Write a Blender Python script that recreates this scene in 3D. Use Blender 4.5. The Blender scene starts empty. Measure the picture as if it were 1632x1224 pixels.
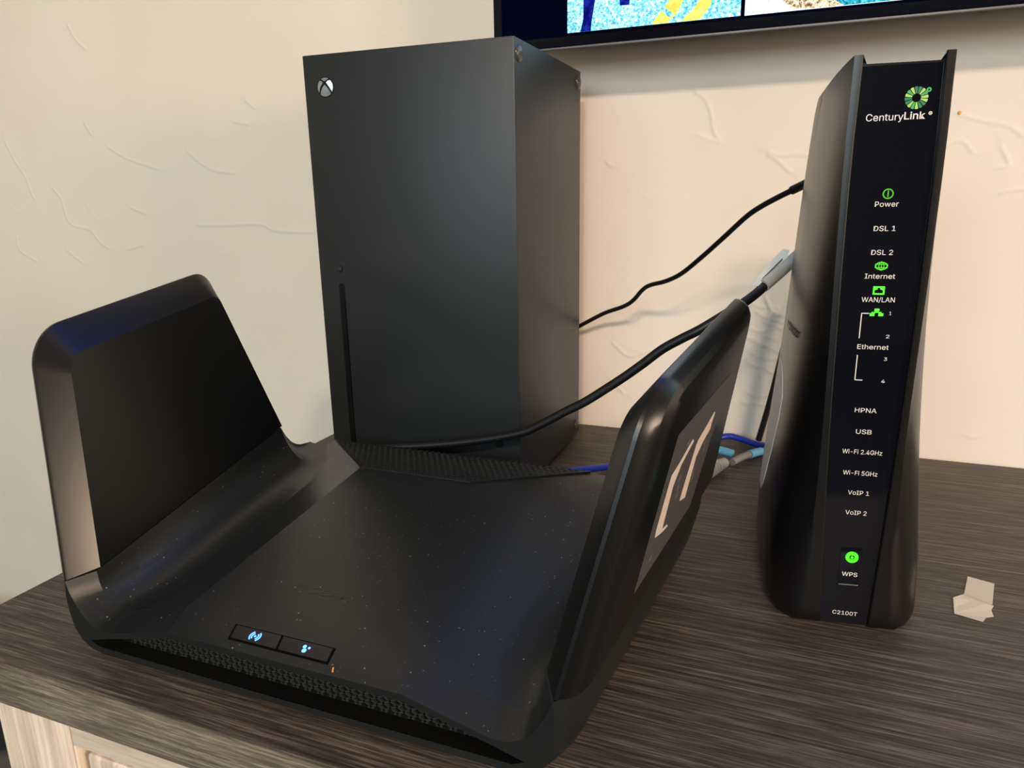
import bpy, bmesh, math, random
import numpy as np
from mathutils import Vector, Matrix, Euler

# ------------------------------------------------------------------ helpers needed at once
S = 0.001                                # everything below is written in millimetres
COL = bpy.context.scene.collection
random.seed(4)

def V(x, y, z): return Vector((x * S, y * S, z * S))

# ------------------------------------------------------------------ camera
sc = bpy.context.scene
cam_d = bpy.data.cameras.new('camera'); cam = bpy.data.objects.new('camera', cam_d)
COL.objects.link(cam); sc.camera = cam
RM = ((0.9288, 0.3702, -0.0181), (0.0769, -0.2402, -0.9677), (-0.3625, 0.8974, -0.2516))
right, down, fwd = [Vector(r).normalized() for r in RM]
up = -down
m3 = Matrix((right, up, -fwd)).transposed()
cam.matrix_world = Matrix.Translation(V(324.98, -440.66, 209.58)) @ m3.to_4x4()
cam_d.sensor_width = 36.0; cam_d.lens = 36.0 * 1169.2 / 1632.0
cam_d.clip_start = 0.01; cam_d.clip_end = 50

# ------------------------------------------------------------------ world, lamps, exposure
w = bpy.data.worlds.new('room_light'); sc.world = w; w.use_nodes = True
w.node_tree.nodes['Background'].inputs[0].default_value = (0.85, 0.88, 1.0, 1)
w.node_tree.nodes['Background'].inputs[1].default_value = 0.3

def area(name, loc, target, size, power, color, sy=None):
    d = bpy.data.lights.new(name, 'AREA'); o = bpy.data.objects.new(name, d); COL.objects.link(o)
    d.energy = power; d.color = color; d.size = size
    if sy: d.shape = 'RECTANGLE'; d.size_y = sy
    o.location = loc
    o.rotation_euler = (Vector(target) - Vector(loc)).to_track_quat('-Z', 'Y').to_euler()
    return o
area('ceiling_lamp', (1.1, -2.7, 1.68), (0.2, 0.1, 0.1), 0.24, 31, (1.0, 0.77, 0.56))
area('ceiling_lamp', (0.72, -2.7, 1.68), (0.2, 0.1, 0.1), 0.24, 30, (1.0, 0.77, 0.56))
area('window_daylight', (-0.1, -3.8, 1.0), (0.2, 0.1, 0.1), 2.0, 40, (0.74, 0.91, 1.0), 1.2)
area('side_fill', (2.3, -0.95, 0.38), (0.0, -0.2, 0.1), 0.6, 24, (1.0, 0.74, 0.54))  # unseen warm source, added to brighten the bevel of the router wing

sc.view_settings.view_transform = 'Standard'
try: sc.view_settings.look = 'None'
except Exception: pass
sc.view_settings.gamma = 1.0; sc.view_settings.use_curve_mapping = False
sc.view_settings.exposure = 0.38

# ------------------------------------------------------------------ materials
def new_mat(name, color, rough=0.5, metal=0.0, spec=0.5, emis=None, estr=0.0):
    m = bpy.data.materials.new(name); m.use_nodes = True
    b = m.node_tree.nodes['Principled BSDF']
    b.inputs['Base Color'].default_value = (*color, 1); b.inputs['Roughness'].default_value = rough
    b.inputs['Metallic'].default_value = metal; b.inputs['Specular IOR Level'].default_value = spec
    if emis: b.inputs['Emission Color'].default_value = (*emis, 1); b.inputs['Emission Strength'].default_value = estr
    return m
def N(m, t, **kw):
    n = m.node_tree.nodes.new(t)
    for k, v in kw.items():
        if k in n.inputs.keys(): n.inputs[k].default_value = v
        else: setattr(n, k, v)
    return n
def L(m, a, b): m.node_tree.links.new(a, b)
def bsdf(m): return m.node_tree.nodes['Principled BSDF']
def ramp(m, stops, interp='LINEAR'):
    n = m.node_tree.nodes.new('ShaderNodeValToRGB'); cr = n.color_ramp; cr.interpolation = interp
    while len(cr.elements) < len(stops): cr.elements.new(0.5)
    for e, (p, c) in zip(cr.elements, stops): e.position = p; e.color = (*c, 1)
    return n
def coords(m, scale=(1, 1, 1), kind='Object', rot=(0, 0, 0)):
    t = N(m, 'ShaderNodeTexCoord'); mp = N(m, 'ShaderNodeMapping')
    mp.inputs['Scale'].default_value = scale; mp.inputs['Rotation'].default_value = rot
    L(m, t.outputs[kind], mp.inputs['Vector']); return mp.outputs['Vector']
def add_bump(m, height, strength, dist):
    b = N(m, 'ShaderNodeBump'); b.inputs['Strength'].default_value = strength; b.inputs['Distance'].default_value = dist
    L(m, height, b.inputs['Height']); L(m, b.outputs['Normal'], bsdf(m).inputs['Normal'])

def plastic(name, color, rough, grain=0.15, dust=0.0, spec=0.5):
    m = new_mat(name, color, rough, spec=spec)
    v = coords(m, (1, 1, 1))
    n = N(m, 'ShaderNodeTexNoise'); n.inputs['Scale'].default_value = 2600; n.inputs['Detail'].default_value = 1
    L(m, v, n.inputs['Vector'])
    if grain: add_bump(m, n.outputs['Fac'], grain, 0.0002)
    if dust:
        vo = N(m, 'ShaderNodeTexVoronoi'); vo.inputs['Scale'].default_value = 520; L(m, v, vo.inputs['Vector'])
        sp = N(m, 'ShaderNodeSeparateColor'); L(m, vo.outputs['Color'], sp.inputs[0])
        sel = N(m, 'ShaderNodeMath', operation='GREATER_THAN'); sel.inputs[1].default_value = 1 - dust
        L(m, sp.outputs[0], sel.inputs[0])
        # a speck's radius differs from cell to cell
        rad = N(m, 'ShaderNodeMath', operation='MULTIPLY'); rad.inputs[1].default_value = 0.22; L(m, sp.outputs[1], rad.inputs[0])
        ls = N(m, 'ShaderNodeMath', operation='LESS_THAN'); L(m, vo.outputs['Distance'], ls.inputs[0]); L(m, rad.outputs[0], ls.inputs[1])
        mu = N(m, 'ShaderNodeMath', operation='MULTIPLY'); L(m, sel.outputs[0], mu.inputs[0]); L(m, ls.outputs[0], mu.inputs[1])
        g = N(m, 'ShaderNodeNewGeometry'); sx = N(m, 'ShaderNodeSeparateXYZ'); L(m, g.outputs['True Normal'], sx.inputs[0])
        upn = N(m, 'ShaderNodeMath', operation='GREATER_THAN'); upn.inputs[1].default_value = 0.25; L(m, sx.outputs['Z'], upn.inputs[0])
        mu2 = N(m, 'ShaderNodeMath', operation='MULTIPLY'); L(m, mu.outputs[0], mu2.inputs[0]); L(m, upn.outputs[0], mu2.inputs[1])
        mu3 = N(m, 'ShaderNodeMath', operation='MULTIPLY'); L(m, mu2.outputs[0], mu3.inputs[0]); L(m, sp.outputs[2], mu3.inputs[1])
        mx = N(m, 'ShaderNodeMix', data_type='RGBA'); L(m, mu3.outputs[0], mx.inputs[0])
        mx.inputs[6].default_value = (*color, 1); mx.inputs[7].default_value = (0.30, 0.27, 0.24, 1)
        L(m, mx.outputs[2], bsdf(m).inputs['Base Color'])
    return m

M = {}
M['router'] = plastic('router_plastic', (0.0092, 0.0116, 0.0128), 0.38, 0.03, 0.30)
M['router_side'] = plastic('router_side_plastic', (0.0038, 0.0048, 0.0054), 0.29, 0.01)
M['grille'] = plastic('grille_plastic', (0.019, 0.022, 0.022), 0.5, 0)
M['pit'] = new_mat('grille_depth', (0.0015, 0.0015, 0.0018), 0.7, spec=0.2)
M['button'] = plastic('button_plastic', (0.014, 0.014, 0.015), 0.5, 0)
M['gap'] = new_mat('black_gap', (0.001, 0.001, 0.001), 0.8, spec=0.1)
M['blue_led'] = new_mat('blue_led', (0.1, 0.3, 1.0), 0.4, emis=(0.12, 0.36, 1.0), estr=1.6)
M['decal'] = new_mat('decal_film', (0.075, 0.075, 0.076), 0.42)
M['decal_ink'] = new_mat('decal_cream_ink', (0.72, 0.64, 0.58), 0.5)
M['decal_grey'] = new_mat('decal_grey_ink', (0.12, 0.115, 0.11), 0.5)
M['moulded'] = new_mat('moulded_letters', (0.001, 0.001, 0.001), 0.9, spec=0.05)
M['emboss'] = new_mat('embossed_letters', (0.012, 0.012, 0.013), 0.3)
M['console'] = plastic('console_plastic', (0.013, 0.0165, 0.019), 0.43, 0.02)
M['console_dark'] = new_mat('console_slot', (0.0015, 0.0018, 0.002), 0.4, spec=0.3)
M['chrome'] = new_mat('emblem_metal', (0.52, 0.60, 0.62), 0.28, metal=0.75)
M['foot'] = new_mat('rubber_foot', (0.06, 0.055, 0.055), 0.22)
M['modem'] = plastic('modem_plastic', (0.0045, 0.0045, 0.005), 0.31, 0.0)
M['glass'] = new_mat('gloss_panel', (0.0035, 0.0042, 0.008), 0.09)
M['white_ink'] = new_mat('white_ink', (0.78, 0.78, 0.76), 0.5, emis=(1, 1, 1), estr=0.0)
M['led'] = new_mat('green_led', (0.08, 0.9, 0.03), 0.4, emis=(0.06, 1.0, 0.015), estr=0.95)
M['led_dim'] = new_mat('green_led_dim', (0.03, 0.3, 0.01), 0.4, emis=(0.07, 0.42, 0.01), estr=0.5)
M['led_mid'] = new_mat('green_led_mid', (0.03, 0.3, 0.01), 0.4, emis=(0.10, 0.62, 0.01), estr=0.75)
M['g_dark'] = new_mat('green_ink_dark', (0.015, 0.20, 0.09), 0.5)
M['g_mid'] = new_mat('green_ink_mid', (0.05, 0.42, 0.12), 0.5)
M['g_light'] = new_mat('green_ink_light', (0.35, 0.68, 0.16), 0.5)
M['cable'] = new_mat('black_cable', (0.006, 0.006, 0.008), 0.42)
M['blue'] = new_mat('blue_cable', (0.012, 0.035, 0.42), 0.38)
M['grey_cable'] = new_mat('grey_cable', (0.22, 0.22, 0.23), 0.5)
M['pale'] = new_mat('pale_grey_plastic', (0.36, 0.36, 0.36), 0.45)
M['sky_sleeve'] = new_mat('light_blue_sleeve', (0.12, 0.42, 0.66), 0.45)
M['label'] = new_mat('white_label', (0.80, 0.86, 0.88), 0.35)
M['label_grey'] = new_mat('grey_label', (0.40, 0.40, 0.37), 0.4)
M['label_ink'] = new_mat('label_ink', (0.10, 0.13, 0.15), 0.5)
M['sticker'] = new_mat('modem_sticker', (0.8, 0.82, 0.84), 0.5)
M['tv'] = new_mat('tv_bezel', (0.0015, 0.002, 0.006), 0.12, spec=0.35)
M['tv_strip'] = new_mat('tv_strip', (0.10, 0.095, 0.095), 0.4, metal=0.6)
M['tv_back'] = new_mat('tv_back', (0.01, 0.01, 0.011), 0.5)
M['orange'] = new_mat('orange_putty', (0.72, 0.36, 0.10), 0.7)
M['amber'] = new_mat('amber_crumb', (0.8, 0.42, 0.15), 0.6)

# plaster wall
m = M['wall'] = new_mat('plaster', (0.80, 0.76, 0.69), 0.72, spec=0.3)
v = coords(m)
n1 = N(m, 'ShaderNodeTexNoise'); n1.inputs['Scale'].default_value = 5; n1.inputs['Detail'].default_value = 2; L(m, v, n1.inputs['Vector'])
r = ramp(m, [(0.3, (0.77, 0.725, 0.655)), (0.7, (0.82, 0.785, 0.72))]); L(m, n1.outputs['Fac'], r.inputs[0]); L(m, r.outputs[0], bsdf(m).inputs['Base Color'])
n2 = N(m, 'ShaderNodeTexNoise'); n2.inputs['Scale'].default_value = 45; n2.inputs['Detail'].default_value = 2; L(m, v, n2.inputs['Vector'])
add_bump(m, n2.outputs['Fac'], 0.12, 0.002)

M['paint'] = new_mat('room_paint', (0.36, 0.34, 0.31), 0.8)

# wood grain: long streaks along local X
def wood(name, dark, mid, light, sc_len, sc_across, bump, rough, axis='X', pale_line=0.0):
    m = new_mat(name, mid, rough, spec=0.35)
    s = {'X': (sc_len, sc_across, sc_across), 'Z': (sc_across, sc_across, sc_len)}[axis]
    v = coords(m, s)
    wv = N(m, 'ShaderNodeTexNoise'); wv.inputs['Scale'].default_value = 0.35; wv.inputs['Detail'].default_value = 2; L(m, v, wv.inputs['Vector'])
    a = N(m, 'ShaderNodeTexNoise'); a.inputs['Scale'].default_value = 1.0; a.inputs['Detail'].default_value = 5; a.inputs['Roughness'].default_value = 0.62; a.inputs['Distortion'].default_value = 0.25
    L(m, v, a.inputs['Vector'])
    b = N(m, 'ShaderNodeTexNoise'); b.inputs['Scale'].default_value = 3.4; b.inputs['Detail'].default_value = 3; b.inputs['Roughness'].default_value = 0.7; L(m, v, b.inputs['Vector'])
    mx = N(m, 'ShaderNodeMath', operation='MULTIPLY_ADD'); L(m, a.outputs['Fac'], mx.inputs[0]); mx.inputs[1].default_value = 0.60; 
    mb = N(m, 'ShaderNodeMath', operation='MULTIPLY'); L(m, b.outputs['Fac'], mb.inputs[0]); mb.inputs[1].default_value = 0.40
    L(m, mb.outputs[0], mx.inputs[2])
    r = ramp(m, [(0.36, dark), (0.5, mid), (0.66, light)]); L(m, mx.outputs[0], r.inputs[0])
    r2 = ramp(m, [(0.35, (0.80, 0.78, 0.78)), (0.65, (1.15, 1.15, 1.15))]); L(m, wv.outputs['Fac'], r2.inputs[0])
    mul = N(m, 'ShaderNodeMix', data_type='RGBA', blend_type='MULTIPLY'); mul.inputs[0].default_value = 1
    L(m, r.outputs[0], mul.inputs[6]); L(m, r2.outputs[0], mul.inputs[7])
    L(m, mul.outputs[2], bsdf(m).inputs['Base Color'])
    add_bump(m, mx.outputs[0], bump, 0.001)
    return m
M['top'] = wood('dark_wood_laminate', (0.024, 0.0165, 0.0135), (0.066, 0.050, 0.041), (0.22, 0.187, 0.163), 20, 820, 0.5, 0.5)
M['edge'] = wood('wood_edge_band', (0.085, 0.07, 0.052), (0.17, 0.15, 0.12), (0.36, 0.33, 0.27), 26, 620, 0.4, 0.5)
M['oak'] = wood('pale_oak', (0.60, 0.52, 0.41), (0.74, 0.67, 0.56), (0.82, 0.77, 0.68), 16, 420, 0.15, 0.5, 'Z')
M['oak_rail'] = wood('pale_oak_rail', (0.62, 0.53, 0.42), (0.74, 0.67, 0.56), (0.82, 0.77, 0.68), 16, 420, 0.15, 0.5, 'X')
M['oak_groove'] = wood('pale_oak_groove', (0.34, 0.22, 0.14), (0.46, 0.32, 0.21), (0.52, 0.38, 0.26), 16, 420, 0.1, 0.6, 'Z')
M['floor'] = wood('dark_floor', (0.008, 0.007, 0.007), (0.020, 0.018, 0.017), (0.04, 0.035, 0.03), 5, 60, 0.2, 0.6)

m = M['bag'] = new_mat('bag_fabric', (0.02, 0.02, 0.022), 0.8)
v = coords(m, (3, 3, 26)); n = N(m, 'ShaderNodeTexNoise'); n.inputs['Scale'].default_value = 1.0; L(m, v, n.inputs['Vector'])
r = ramp(m, [(0.42, (0.004, 0.004, 0.006)), (0.55, (0.075, 0.07, 0.062))]); L(m, n.outputs['Fac'], r.inputs[0]); L(m, r.outputs[0], bsdf(m).inputs['Base Color'])

# clear tape
m = M['tape'] = new_mat('clear_tape', (0.80, 0.74, 0.66), 0.28)
b = bsdf(m); b.inputs['Transmission Weight'].default_value = 0.15; b.inputs['Alpha'].default_value = 0.80

# screen pictures
def screen(name, c1, c2, c3, scale, strength, pos=(0.42, 0.52, 0.62)):
    m = bpy.data.materials.new(name); m.use_nodes = True; nt = m.node_tree
    nt.nodes.remove(nt.nodes['Principled BSDF'])
    e = N(m, 'ShaderNodeEmission'); e.inputs[1].default_value = strength
    v = coords(m); n = N(m, 'ShaderNodeTexNoise'); n.inputs['Scale'].default_value = scale; n.inputs['Detail'].default_value = 3; n.inputs['Roughness'].default_value = 0.75
    L(m, v, n.inputs['Vector'])
    r = ramp(m, [(pos[0], c1), (pos[1], c2), (pos[2], c3)]); L(m, n.outputs['Fac'], r.inputs[0]); L(m, r.outputs[0], e.inputs[0])
    L(m, e.outputs[0], nt.nodes['Material Output'].inputs[0]); return m
M['scr_cyan'] = screen('screen_pebbles', (0.05, 0.30, 0.62), (0.22, 0.66, 0.82), (0.60, 0.95, 0.95), 520, 1.35, (0.38, 0.5, 0.6))
M['scr_white'] = screen('screen_white', (0.05, 0.04, 0.02), (0.88, 0.95, 0.95), (0.98, 1, 1), 430, 1.35, (0.28, 0.38, 0.6))
M['scr_brown'] = screen('screen_brown', (0.12, 0.07, 0.04), (0.55, 0.40, 0.22), (0.92, 0.85, 0.66), 480, 1.35, (0.4, 0.5, 0.6))
M['scr_yellow'] = screen('screen_yellow', (0.85, 0.65, 0.10), (1.0, 0.80, 0.13), (1.0, 0.86, 0.2), 90, 1.0)
M['scr_navy'] = screen('screen_navy', (0.002, 0.004, 0.10), (0.004, 0.006, 0.16), (0.01, 0.02, 0.35), 120, 1.0)
M['scr_teal'] = screen('screen_teal', (0.01, 0.16, 0.24), (0.03, 0.50, 0.62), (0.2, 0.8, 0.9), 330, 1.0)
M['scr_blue_fill'] = screen('screen_blue_fill', (0.02, 0.05, 0.35), (0.04, 0.12, 0.75), (0.15, 0.35, 1.0), 60, 1.6)  # invented picture out of view, its blue glow tints the router wing
M['scr_dark'] = screen('screen_dark', (0.0006, 0.0012, 0.006), (0.0008, 0.0015, 0.007), (0.001, 0.002, 0.008), 10, 1.0)

# ------------------------------------------------------------------ object helpers
def obj(name, verts, faces, mat, parent=None, smooth=False, loc=None):
    me = bpy.data.meshes.new(name)
    me.from_pydata([tuple(c * S for c in p) for p in verts], [], faces)
    bm = bmesh.new(); bm.from_mesh(me)
    bmesh.ops.remove_doubles(bm, verts=bm.verts, dist=1e-7)
    bmesh.ops.recalc_face_normals(bm, faces=bm.faces); bm.to_mesh(me); bm.free()
    if smooth: me.shade_smooth()
    me.materials.append(M[mat] if isinstance(mat, str) else mat)
    o = bpy.data.objects.new(name, me); COL.objects.link(o)
    if parent: o.parent = parent
    if loc: o.location = V(*loc)
    return o
def finish(o, bevel=0, seg=2, angle=35, smooth=True, soft=None, bangle=None):
    """bevel edges and shade by angle, baked into the mesh"""
    me = o.data; bm = bmesh.new(); bm.from_mesh(me)
    if bevel:
        es = [e for e in bm.edges if len(e.link_faces) == 2 and e.calc_face_angle(0) > math.radians(bangle or angle)]
        bmesh.ops.bevel(bm, geom=es, offset=bevel * S, segments=seg, profile=0.6, affect='EDGES', clamp_overlap=True)
    for f in bm.faces: f.smooth = smooth
    for e in bm.edges: e.smooth = not (len(e.link_faces) == 2 and e.calc_face_angle(0) > math.radians(angle))
    bm.to_mesh(me); bm.free(); return o
def box_data(x0, x1, y0, y1, z0, z1):
    v = [(x, y, z) for x in (x0, x1) for y in (y0, y1) for z in (z0, z1)]
    f = [(0, 1, 3, 2), (4, 6, 7, 5), (0, 4, 5, 1), (2, 3, 7, 6), (0, 2, 6, 4), (1, 5, 7, 3)]
    return v, f
def box(name, b, mat, parent=None, bevel=0, loc=None, seg=2):
    o = obj(name, *box_data(*b), mat, parent, loc=loc)
    return finish(o, bevel, seg) if bevel else o
def tag(o, label, cat, group=None):
    o['label'] = label; o['category'] = cat
    if group: o['group'] = group
    return o
def empty(name, loc, label, cat, rz=0, group=None):
    o = bpy.data.objects.new(name, None); COL.objects.link(o); o.location = V(*loc); o.rotation_euler = (0, 0, rz)
    o.empty_display_size = 0.02
    return tag(o, label, cat, group)
def catmull(pts, n=10):
    P = [Vector(p) for p in pts]; P = [2 * P[0] - P[1]] + P + [2 * P[-1] - P[-2]]; out = []
    for i in range(1, len(P) - 2):
        a, b, c, d = P[i - 1:i + 3]
        for k in range(n):
            t = k / n
            out.append(0.5 * ((2 * b) + (c - a) * t + (2 * a - 5 * b + 4 * c - d) * t * t + (3 * b - a - 3 * c + d) * t ** 3))
    out.append(P[-2]); return out
def tube_data(pts, rad, seg=12, n=10, flat=1.0, smooth_path=True):
    P = catmull(pts, n) if smooth_path else [Vector(p) for p in pts]
    rs = rad if callable(rad) else (lambda t: rad)
    vs, fs = [], []
    upv = Vector((0, 0, 1)); prev = None
    for i, p in enumerate(P):
        d = (P[min(i + 1, len(P) - 1)] - P[max(i - 1, 0)]).normalized()
        if prev is None:
            a = d.cross(upv); a = d.cross(Vector((1, 0, 0))) if a.length < 0.1 else a; a.normalize()
        else:
            a = prev - d * prev.dot(d); a.normalize()
        prev = a; b = d.cross(a); r_ = rs(i / (len(P) - 1))
        for k in range(seg):
            t = 2 * math.pi * k / seg
            vs.append(tuple(p + a * math.cos(t) * r_ + b * math.sin(t) * r_ * flat))
    for i in range(len(P) - 1):
        for k in range(seg):
            k2 = (k + 1) % seg
            fs.append((i * seg + k, i * seg + k2, (i + 1) * seg + k2, (i + 1) * seg + k))
    fs.append(tuple(range(seg))[::-1]); fs.append(tuple((len(P) - 1) * seg + k for k in range(seg)))
    return vs, fs
def tube(name, pts, rad, mat, parent=None, seg=12, n=10, flat=1.0, smooth_path=True):
    o = obj(name, *tube_data(pts, rad, seg, n, flat, smooth_path), mat, parent)
    return finish(o, 0, angle=50)
def merge(datas):
    vs, fs = [], []
    for v, f in datas:
        k = len(vs); vs += list(v); fs += [tuple(i + k for i in q) for q in f]
    return vs, fs
def prism(poly, o, e, u, n_, t):
    """2-D polygon -> thin solid: o + a*e + b*u, thickness t along n_"""
    o, e, u, n_ = map(Vector, (o, e, u, n_)); k = len(poly)
    v = [tuple(o + e * a + u * b) for a, b in poly] + [tuple(o + e * a + u * b + n_ * t) for a, b in poly]
    f = [tuple(range(k)), tuple(range(2 * k - 1, k - 1, -1))] + [(i, (i + 1) % k, (i + 1) % k + k, i + k) for i in range(k)]
    return v, f
def disc(cx, cy, r, n=24, a0=0, a1=2 * math.pi): return [(cx + r * math.cos(a0 + (a1 - a0) * i / n), cy + r * math.sin(a0 + (a1 - a0) * i / n)) for i in range(n)]
def ring_data(cx, cy, r0, r1, o, e, u, n_, t, n=28):
    o, e, u, n_ = map(Vector, (o, e, u, n_)); v = []; f = []
    for i in range(n):
        a = 2 * math.pi * i / n
        for r_ in (r0, r1):
            for h in (0, t): v.append(tuple(o + e * (cx + r_ * math.cos(a)) + u * (cy + r_ * math.sin(a)) + n_ * h))
    for i in range(n):
        a, b = 4 * i, 4 * ((i + 1) % n)
        f += [(a + 1, a + 3, b + 3, b + 1), (a, b, b + 2, a + 2), (a + 2, b + 2, b + 3, a + 3), (a, a + 1, b + 1, b)]
    return v, f
def strip(pts, wd, o, e, u, n_, t):
    """polyline of width wd in a plane"""
    out = []
    for (x0, y0), (x1, y1) in zip(pts, pts[1:]):
        d = math.hypot(x1 - x0, y1 - y0); dx, dy = (x1 - x0) / d * wd / 2, (y1 - y0) / d * wd / 2
        out.append(prism([(x0 - dx + dy, y0 - dy - dx), (x1 + dx + dy, y1 + dy - dx), (x1 + dx - dy, y1 + dy + dx), (x0 - dx - dy, y0 - dy + dx)], o, e, u, n_, t))
    return merge(out)

FONT = None; CAP = []
try:
    import os
    for base in (bpy.utils.resource_path('LOCAL'), bpy.utils.resource_path('SYSTEM')):
        fp = os.path.join(base or '', 'datafiles', 'fonts', 'Inter.woff2')      # ships with Blender itself
        if os.path.exists(fp): FONT = bpy.data.fonts.load(fp); break
except Exception: FONT = None
def text_mesh(name, body, mat, parent, x0, x1, cy, o, e, u, n_, height, bold=0.0, depth=0.12):
    """flat lettering: fits between x0 and x1 (local mm), centred on cy with the given cap height"""
    cu = bpy.data.curves.new('t', 'FONT'); cu.body = body; cu.size = 1.0; cu.offset = bold * 0.4; cu.resolution_u = 3
    if FONT: cu.font = FONT
    to = bpy.data.objects.new('t', cu); COL.objects.link(to)
    bpy.context.view_layer.update()
    me = bpy.data.meshes.new_from_object(to.evaluated_get(bpy.context.evaluated_depsgraph_get()))
    bpy.data.objects.remove(to); bpy.data.curves.remove(cu)
    co = np.array([v.co[:] for v in me.vertices])
    if not CAP:
        hc = bpy.data.curves.new('h', 'FONT'); hc.body = 'H'; hc.size = 1.0
        if FONT: hc.font = FONT
        ho = bpy.data.objects.new('h', hc); COL.objects.link(ho); bpy.context.view_layer.update()
        hm = bpy.data.meshes.new_from_object(ho.evaluated_get(bpy.context.evaluated_depsgraph_get()))
        CAP.append(max(v.co.y for v in hm.vertices)); bpy.data.objects.remove(ho); bpy.data.curves.remove(hc); bpy.data.meshes.remove(hm)
    lo, hi = co.min(0), co.max(0)
    cap = CAP[0]
    sx = (x1 - x0) / (hi[0] - lo[0]); sy = height / cap
    O, E_, U_, N_ = [np.array(Vector(q)) for q in (o, e, u, n_)]
    P = O + np.outer(x0 + (co[:, 0] - lo[0]) * sx, E_) + np.outer(cy - height / 2 + co[:, 1] * sy, U_) + N_ * depth
    for i, v_ in enumerate(me.vertices): v_.co = P[i] * S
    me.materials.clear(); me.materials.append(M[mat])
    ob = bpy.data.objects.new(name, me); COL.objects.link(ob); ob.parent = parent
    return ob

# ================================================================== SETTING
# wall with trowelled plaster: real relief on a fine grid
STROKES = [[(-445, 396), (-437, 382), (-424, 370)], [(-579, 282), (-569, 261), (-555, 240), (-546, 214)], [(-512, 226), (-500, 213), (-492, 185), (-461, 177), (-449, 164), (-436, 156)], [(-443, 295), (-434, 281)], [(-299, 259), (-279, 245), (-262, 238), (-238, 235)], [(-231, 285), (-214, 282)], [(-296, 182), (-258, 182), (-213, 183), (-191, 176), (-148, 175)], [(-391, 202), (-369, 194)], [(-404, 155), (-381, 160)], [(-504, 153), (-481, 138)], [(-589, 168), (-587, 152), (-558, 138)], [(-215, 305), (-204, 297)], [(-412, 268), (-387, 255), (-343, 242)], [(231, 285), (239, 279), (244, 268), (247, 254), (252, 246), (234, 253)], [(160, 233), (165, 230)], [(289, 235), (296, 231), (306, 222)], [(290, 237), (299, 234), (307, 235), (316, 234), (321, 232)], [(417, 258), (432, 253), (447, 249), (453, 245), (458, 241)], [(410, 237), (420, 240), (428, 232)], [(445, 235), (451, 223), (444, 221)], [(449, 203), (454, 205), (463, 206)], [(451, 20), (456, 20)], [(294, 124), (302, 111), (311, 108)], [(295, 103), (312, 96)], [(289, 85), (309, 78)], [(282, 33), (300, 32)], [(295, 59), (295, 48)], [(284, 118), (293, 115), (304, 116)], [(288, 111), (300, 105), (312, 103)], [(283, 98), (292, 95), (302, 97)], [(297, 91), (308, 88), (316, 91)], [(281, 90), (290, 87), (298, 83)], [(287, 76), (297, 72), (309, 73)], [(284, 68), (294, 64)], [(300, 62), (311, 58), (316, 60)], [(283, 43), (293, 39), (304, 40)], [(296, 120), (299, 112), (297, 106)], [(166, 44), (178, 33)], [(168, 78), (183, 67), (202, 74)]]
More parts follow.
